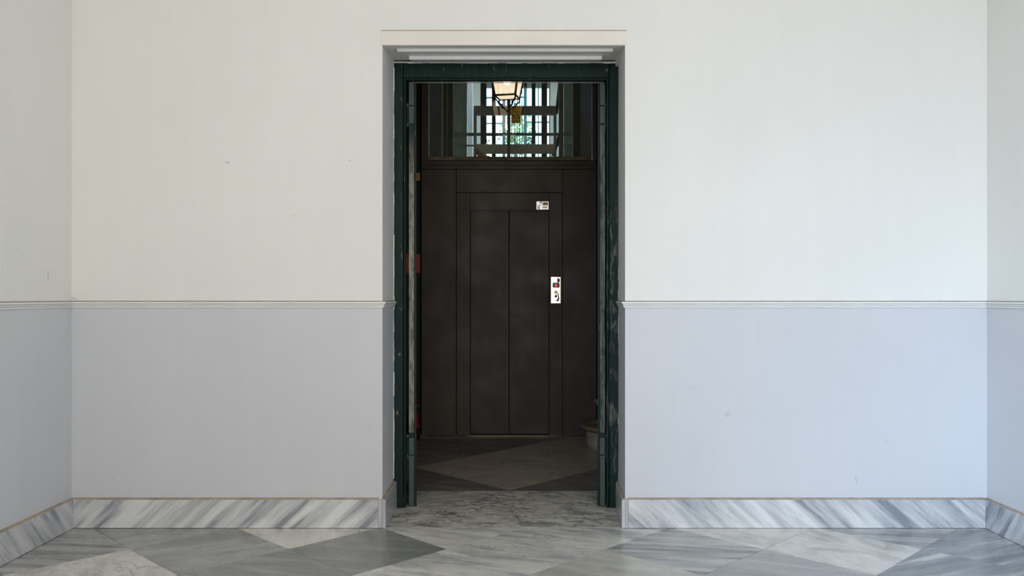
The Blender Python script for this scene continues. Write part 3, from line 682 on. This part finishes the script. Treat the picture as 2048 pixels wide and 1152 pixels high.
for a, b_ in ((907, 934), (1127.5, 1144.6)):
    y3 = 9.3 + CAM_Y
    MB().box(X(a,y3), X(b_,y3), y3, y3+.006, 0, ST).build('dirty_glass_panel', M['smoked'], sh)

# ------------------------------------------------------------------ stairwell beyond, with its window
SY = 10.3
def stair(name, bx, label, mt='stairwall'): return struct(MB().box(*bx).build(name, M[mt]), label, 'wall')
stair('wall_stair_left', (-3.2, -3.0, HY1+.06, SY, -.05, 6.0), 'left wall of the stairwell behind the lift')
stair('wall_stair_right', (3.0, 3.2, HY1+.06, SY, -.05, 6.0), 'right wall of the stairwell behind the lift')
stair('wall_stair_near', (-3.2, 3.2, HY1, HY1+.06, H, 6.0), 'upper wall of the stairwell above the lift front')
m = MB(); m.box(-3.2, HX0, HY1, HY1+.06, -.05, H); m.box(HX1, 3.2, HY1, HY1+.06, -.05, H)
struct(m.build('wall_stair_flank', M['stairwall']), 'stairwell wall flanking the lift hall', 'wall')
m = MB(); m.box(-3.2, 3.2, HY1+.06, 5.2, 6.0, 6.2); m.box(-3.2, 3.2, 8.2, SY+.3, 6.0, 6.2); m.box(-3.2, -1.2, 5.2, 8.2, 6.0, 6.2); m.box(1.2, 3.2, 5.2, 8.2, 6.0, 6.2)
struct(m.build('ceiling_stair', M['ceil']), 'ceiling of the stairwell with an opening added for light', 'ceiling')
struct(MB().box(-3.2, 3.2, HY1, SY, -.2, -.004).build('floor_stair', M['h_dark']), 'stone floor of the stairwell', 'floor')
wx0, wx1, wz0, wz1 = X(968.5, SY), X(1101, SY), 2.05, Z(163, SY)
m = MB(); m.box(-3.2, wx0, SY, SY+.3, -.05, 6.0); m.box(wx1, 3.2, SY, SY+.3, -.05, 6.0); m.box(wx0, wx1, SY, SY+.3, -.05, wz0); m.box(wx0, wx1, SY, SY+.3, wz1, 6.0)
struct(m.build('wall_stair_back', M['stairwall']), 'grey-green stairwell end wall around the tall window', 'wall')
win = empty('window_1', ((wx0+wx1)/2, SY, wz0)); struct(win, 'tall bright stairwell window with grey-green bars seen through the lift shaft', 'window')
def wf(nm, p0, p1, z0, z1, mt='winframe', dy=.05, dep=.06): return MB().box(X(p0,SY), X(p1,SY), SY+dy, SY+dy+dep, z0, z1).build(nm, M[mt], win, .003)
wf('frame', 968.5, 972, wz0, wz1); wf('frame', 1098, 1101, wz0, wz1); wf('frame', 972, 1098, wz1-.10, wz1); wf('frame', 972, 1098, wz0, wz0+.08)
wf('mullion', 1004.6, 1011, wz0, wz1); wf('mullion', 1047.6, 1054, wz0, wz1); wf('mullion', 1075.5, 1078, wz0, wz1)
for py in (193.5, 245.5, 322): wf('glazing_bar', 972, 1004.6, Z(py+1.3,SY), Z(py-1.3,SY))
for py in (243, 322): wf('glazing_bar', 1054, 1098, Z(py+1.3,SY), Z(py-1.3,SY))
wf('glazing_bar', 998.6, 999.8, wz0, Z(246,SY)); wf('glazing_bar', 1011, 1047.6, Z(193.3,SY), Z(191.7,SY))
MB().prism([(X(1054,SY), wz1-.1), (X(1064,SY), wz1-.1), (X(1059,SY), wz1-.115), (X(1056,SY), wz1-.15), (X(1054,SY), wz1-.22)], SY+.05, SY+.11).build('arch_corner', M['winframe'], win) if False else None
for px in (1014.4, 1023.4, 1029.2, 1034.6, 1039.4, 1044.2): wf('grille_bar', px-1.0, px+1.0, wz0, wz1-.12, 'railing', .14, .012)
for k in range(9):           # wrought scrolls between the grille bars
    zc = Z(322 - 16*k, SY); xc = X(1026.4 if k % 2 else 1037, SY)
    MB().tube([(xc + .018*math.cos(t)*(1-t/14), SY+.146, zc + .05*math.sin(t)) for t in [q*.5 for q in range(13)]], .004, 5).build('grille_scroll', M['railing'], win, 0, True)
for a, b_ in ((972, 1004.6), (1011, 1047.6), (1054, 1075.5), (1078, 1098)):
    MB().add([(X(a,SY), SY+.08, wz0+.08), (X(b_,SY), SY+.08, wz0+.08), (X(b_,SY), SY+.08, wz1-.1), (X(a,SY), SY+.08, wz1-.1)], [(0,1,2,3)]).build('pane', M['wglass'], win)
# landing railing and a white column in the stairwell
rl = empty('landing_railing', (0, 5.8, 0)); tag(rl, 'dark horizontal stair railing seen behind the lift shaft', 'railing')
ry = 5.8
MB().box(-2.6, 2.6, ry, ry+.05, Z(271,ry), Z(265.4,ry)).build('top_bar', M['railing'], rl, .003)
MB().box(-2.6, 2.6, ry+.01, ry+.03, Z(292,ry), Z(289.2,ry)).build('lower_bar', M['railing'], rl, .002)
for xq in (-2.6, -1.3, 1.3, 2.57): MB().box(xq, xq+.03, ry+.005, ry+.035, 0, Z(271,ry)).build('baluster', M['railing'], rl)
cq = 6.4
wc_ = MB().box(X(935,cq), X(945.5,cq), cq, cq+.10, 0, 6.0).build('column', M['wall_up'], None, .004); struct(wc_, 'slim white column in the stairwell left of the window', 'column')

# trees outside the stair window
def tree(name, base, h, crown_r, n, label, ls):
    t = empty(name, base); tag(t, label, 'tree', 'trees outside the stair window')
    bx, by, bz = base
    MB().tube([(bx,by,bz),(bx+.1,by,bz+h*.4),(bx-.05,by+.1,bz+h*.8)], [.12,.09,.04], 8).build('trunk', M['bark'], t, 0, True)
    m = MB()
    for i in range(n):
        u = Vector((random.gauss(0,1), random.gauss(0,1), random.gauss(0,1))); u.normalize(); u *= crown_r * random.uniform(.35, 1)
        c = Vector((bx, by, bz+h*.8)) + Vector((u.x, u.y, u.z*1.2)); a = Vector((random.gauss(0,1), random.gauss(0,1), random.gauss(0,1))).normalized(); b_ = a.orthogonal().normalized()
        m.add([c-a*ls, c+b_*ls*.45, c+a*ls, c-b_*ls*.45], [(0,1,2,3)])
    o = m.build('foliage', M['leaf'], t); o['kind'] = 'stuff'
tree('tree', (.12, 18.0, -.1), 7.2, .52, 260, 'small green tree outside the middle of the stair window', .09)
struct(MB().box(-40, 40, SY+.3, 80, -.3, -.06).build('ground_yard', M['pave']), 'pale yard outside the stair window', 'ground')
# climbing twigs in front of the window
def twig(pts, leaves, label):
    yq = 9.9; t = empty('twig', (X(pts[0][0],yq), yq, 0)); tag(t, label, 'twig', 'climbing twigs by the window')
    MB().tube([(X(pts[0][0],yq), yq, 0.0)] + [(X(a,yq), yq+.01*i, Z(b_,yq)) for i, (a, b_) in enumerate(pts)], .006, 6).build('stem', M['bark'], t, 0, True)
    for (a, b_, ang, l) in leaves:
        c = Vector((X(a,yq), yq-.01, Z(b_,yq))); u = Vector((math.cos(R(ang)), .25, math.sin(R(ang)))).normalized(); v = u.cross(Vector((0,1,0))).normalized()*l*.28
        n_ = Vector((0,-.012,0)); q = u*l
        MB().add([c, c+q*.5+v, c+q, c+q*.5-v, c+q*.5+n_], [(0,1,4),(1,2,4),(2,3,4),(3,0,4)]).build('leaf', M['winframe'], t)
twig([(992.6,318),(993.5,300),(993,288),(995,279),(999,274)], [(993,300,200,.05)], 'curved bare twig before the left window bay')
twig([(980,318),(976.5,303),(974.8,290),(973.5,278)], [(975,286,140,.08),(975.5,284,40,.06),(977,305,150,.07)], 'leafy twig at the far left window edge')
twig([(1064,318),(1062,296),(1058.5,283),(1055.5,273)], [(1058,281,-15,.10),(1057,279,200,.06),(1058.5,283,250,.09),(1056,274,-25,.09)], 'broad leaved twig before the right window bay')

# ------------------------------------------------------------------ hanging lantern
LX, LYY, LB = -.040, 2.27, 2.922
lan = empty('hanging_lantern', (LX, LYY, LB)); tag(lan, 'lit black iron hanging lantern with tapering glass panes before the lift', 'lantern')
hb, ht, hh = .085, .142, .36
def pane_mat():
    m = bpy.data.materials.new('lit_lantern_glass'); m.use_nodes = True; nt = m.node_tree; nt.nodes.clear()
    o = nt.nodes.new('ShaderNodeOutputMaterial'); t = nt.nodes.new('ShaderNodeBsdfTransparent'); e = nt.nodes.new('ShaderNodeEmission')
    e.inputs['Color'].default_value = (1,.80,.55,1); e.inputs['Strength'].default_value = .62
    mx = nt.nodes.new('ShaderNodeMixShader'); mx.inputs[0].default_value = .85
    nt.links.new(t.outputs[0], mx.inputs[1]); nt.links.new(e.outputs[0], mx.inputs[2]); nt.links.new(mx.outputs[0], o.inputs['Surface']); m.cycles.emission_sampling = 'NONE'; return m
M['lpane'] = pane_mat(); M['bulb'] = emit('warm_bulb', (1,.78,.50,1), 9.0)
cor = [(-1,-1),(1,-1),(1,1),(-1,1)]
rotz = Matrix.Rotation(R(-12), 3, 'Z')
def put(m, nm, mt, parent=None, smooth=False, bev=0):
    m.v = [tuple(rotz @ Vector(p)) for p in m.v]
    o = m.build(nm, M[mt], None, bev, smooth); o.parent = parent or lan
    return o
for i in range(4):
    a, b_ = cor[i], cor[(i+1) % 4]
    put(MB().add([(a[0]*hb,a[1]*hb,.012),(b_[0]*hb,b_[1]*hb,.012),(b_[0]*ht,b_[1]*ht,hh),(a[0]*ht,a[1]*ht,hh)], [(0,1,2,3)]), 'pane', 'lpane')
    put(MB().tube([(a[0]*hb,a[1]*hb,0),(a[0]*ht,a[1]*ht,hh)], .0095, 4), 'corner_bar', 'lantern_iron')
    put(MB().tube([(a[0]*hb,a[1]*hb,.004),(b_[0]*hb,b_[1]*hb,.004)], .0085, 4), 'bottom_bar', 'lantern_iron')
    put(MB().tube([(a[0]*ht,a[1]*ht,hh),(b_[0]*ht,b_[1]*ht,hh)], .010, 4), 'top_bar', 'lantern_iron')
    # scrolled stay from the bottom corner to the point below
    prf = [(1.0,-.004),(1.04,-.016),(.98,-.028),(.86,-.034),(.76,-.044),(.70,-.058),(.60,-.070),(.45,-.076),(.33,-.082),(.22,-.094),(.10,-.108),(.02,-.118)]
    put(MB().tube([(a[0]*hb*q, a[1]*hb*q, zq_) for q, zq_ in prf], [.006,.0065,.007,.007,.007,.007,.007,.0065,.006,.006,.005,.004], 6), 'scroll', 'lantern_iron', None, True)
    put(MB().tube([(a[0]*hb*q, a[1]*hb*q, zq_) for q, zq_ in ((.74,-.048),(.66,-.040),(.58,-.044),(.58,-.052))], [.006,.005,.004,.003], 6), 'curl', 'lantern_iron', None, True)
    put(MB().lathe([(0,-.022),(.006,-.012),(.004,0),(0,.002)], (a[0]*hb, a[1]*hb, -.008), 8), 'drop', 'lantern_iron', None, True)
put(MB().add([(-hb,-hb,.004),(hb,-hb,.004),(hb,hb,.004),(-hb,hb,.004)], [(0,1,2,3)]), 'bottom_pane', 'lpane')
put(MB().add([(a*ht*1.15, b_*ht*1.15, hh+.008) for a, b_ in cor] + [(a*.05, b_*.05, hh+.11) for a, b_ in cor], [(3,2,1,0),(4,5,6,7)] + [(i,(i+1)%4,(i+1)%4+4,i+4) for i in range(4)]), 'roof', 'lantern_iron')
put(MB().lathe([(0,hh+.17),(.012,hh+.165),(.03,hh+.15),(.022,hh+.13),(.045,hh+.11),(0,hh+.108)], (0,0,0), 16), 'finial', 'lantern_iron', None, True)
put(MB().tube([(0,0,hh+.165),(0,0,H-LB-.02)], .006, 8), 'rod', 'lantern_iron', None, True)
put(MB().lathe([(0,H-LB-.05),(.02,H-LB-.045),(.05,H-LB-.012),(.05,H-LB-.001),(0,H-LB-.001)], (0,0,0), 20), 'ceiling_rose', 'lantern_iron', None, True)
put(MB().lathe([(0,.10),(.022,.108),(.033,.13),(.030,.155),(.016,.185),(.014,.20),(0,.20)], (0,0,0), 16), 'bulb', 'bulb', None, True)
put(MB().tube([(0,0,.20),(0,0,hh+.02)], .012, 10), 'socket', 'lantern_iron', None, True)
pl = bpy.data.lights.new('lantern_light', 'POINT'); pl.energy = 5.6; pl.color = (1,.70,.40); pl.shadow_soft_size = .03
plo = bpy.data.objects.new('lantern_light', pl); COL.objects.link(plo); plo.location = (LX, LYY, LB+.085)

# ------------------------------------------------------------------ stone fountain, extinguisher, sign, box
fx, fy = .905, 2.50
fo = empty('stone_fountain', (fx, fy, 0)); tag(fo, 'low round stone fountain basin half hidden by the right door leaf', 'fountain')
NB = 16
for k in range(NB):
    a0 = 2*math.pi*k/NB + .012; a1 = 2*math.pi*(k+1)/NB - .012
    m = MB().lathe([(.20,0.001),(.262,.001),(.272,.03),(.275,.145),(.20,.145),(.20,.001)], (fx,fy,0), 4, a0, a1)
    P = 6
    m.f += [tuple(range(5)), tuple(4*P + q for q in range(4,-1,-1))]; m.m += [0,0]
    m.build('stone_block', M['stone'], fo)
MB().lathe([(.19,.001),(.255,.001),(.255,.143),(.19,.143)], (fx,fy,0), 48).build('mortar', M['grout'], fo)
MB().lathe([(.275,.146),(.29,.150),(.318,.166),(.326,.180),(.318,.193),(.295,.197),(.270,.190),(.255,.172),(.0,.165)], (fx,fy,0), 64).build('rim', M['stone_rim'], fo, 0, True)
MB().lathe([(.09,.165),(.085,.18),(.055,.20),(.045,.25),(.05,.285),(.07,.30)], (fx,fy,0), 32).build('pedestal', M['stone_rim'], fo, 0, True)
MB().lathe([(.06,.295),(.12,.31),(.175,.345),(.20,.375),(.207,.39),(.20,.398),(.185,.39),(.15,.36),(.08,.33),(0,.325)], (fx,fy,0), 48).build('upper_bowl', M['stone'], fo, 0, True)

ex, ey = -.886, 2.93
fe = empty('fire_extinguisher', (ex, ey, 0)); tag(fe, 'red fire extinguisher on a black stand beside the lift, behind the left door leaf', 'fire extinguisher')
MB().lathe([(0,.001),(.06,.001),(.06,.02),(.052,.03),(.052,.095),(0,.095)], (ex,ey,0), 24).build('stand', M['wing'], fe, 0, True)
MB().lathe([(0,.096),(.044,.096),(.048,.104),(.048,.205),(.040,.228),(.018,.240),(0,.240)], (ex,ey,0), 24).build('cylinder', M['red'], fe, 0, True)
MB().lathe([(0,.240),(.020,.240),(.020,.262),(.028,.268),(.028,.285),(0,.285)], (ex,ey,0), 16).build('valve', M['steel'], fe, 0, True)
MB().tube([(ex-.02,ey,.285),(ex+.02,ey,.295),(ex+.046,ey,.300)], .006, 8).build('handle', M['steel'], fe, 0, True)
MB().tube([(ex+.02,ey-.01,.272),(ex+.045,ey-.02,.25),(ex+.052,ey-.02,.19),(ex+.048,ey-.02,.13)], .006, 8).build('hose', M['black'], fe, 0, True)
yw = HY1 - .001
sg = MB().box(X(841,yw)-.15, X(841,yw), yw-.008, yw, Z(546,yw), Z(508,yw)).build('fire_sign', M['red'], None, .001); tag(sg, 'plain red sign on the black wall left of the lift', 'sign')
jb = MB(); jb.box(X(841,yw)-.07, X(841,yw), yw-.03, yw, Z(362,yw), Z(346,yw)); jb.box(X(841,yw)-.06, X(841,yw)-.01, yw-.034, yw-.03, Z(360,yw), Z(348,yw))
tag(jb.build('junction_box', M['ochre'], None, .002), 'small ochre wall box above the red sign', 'box')
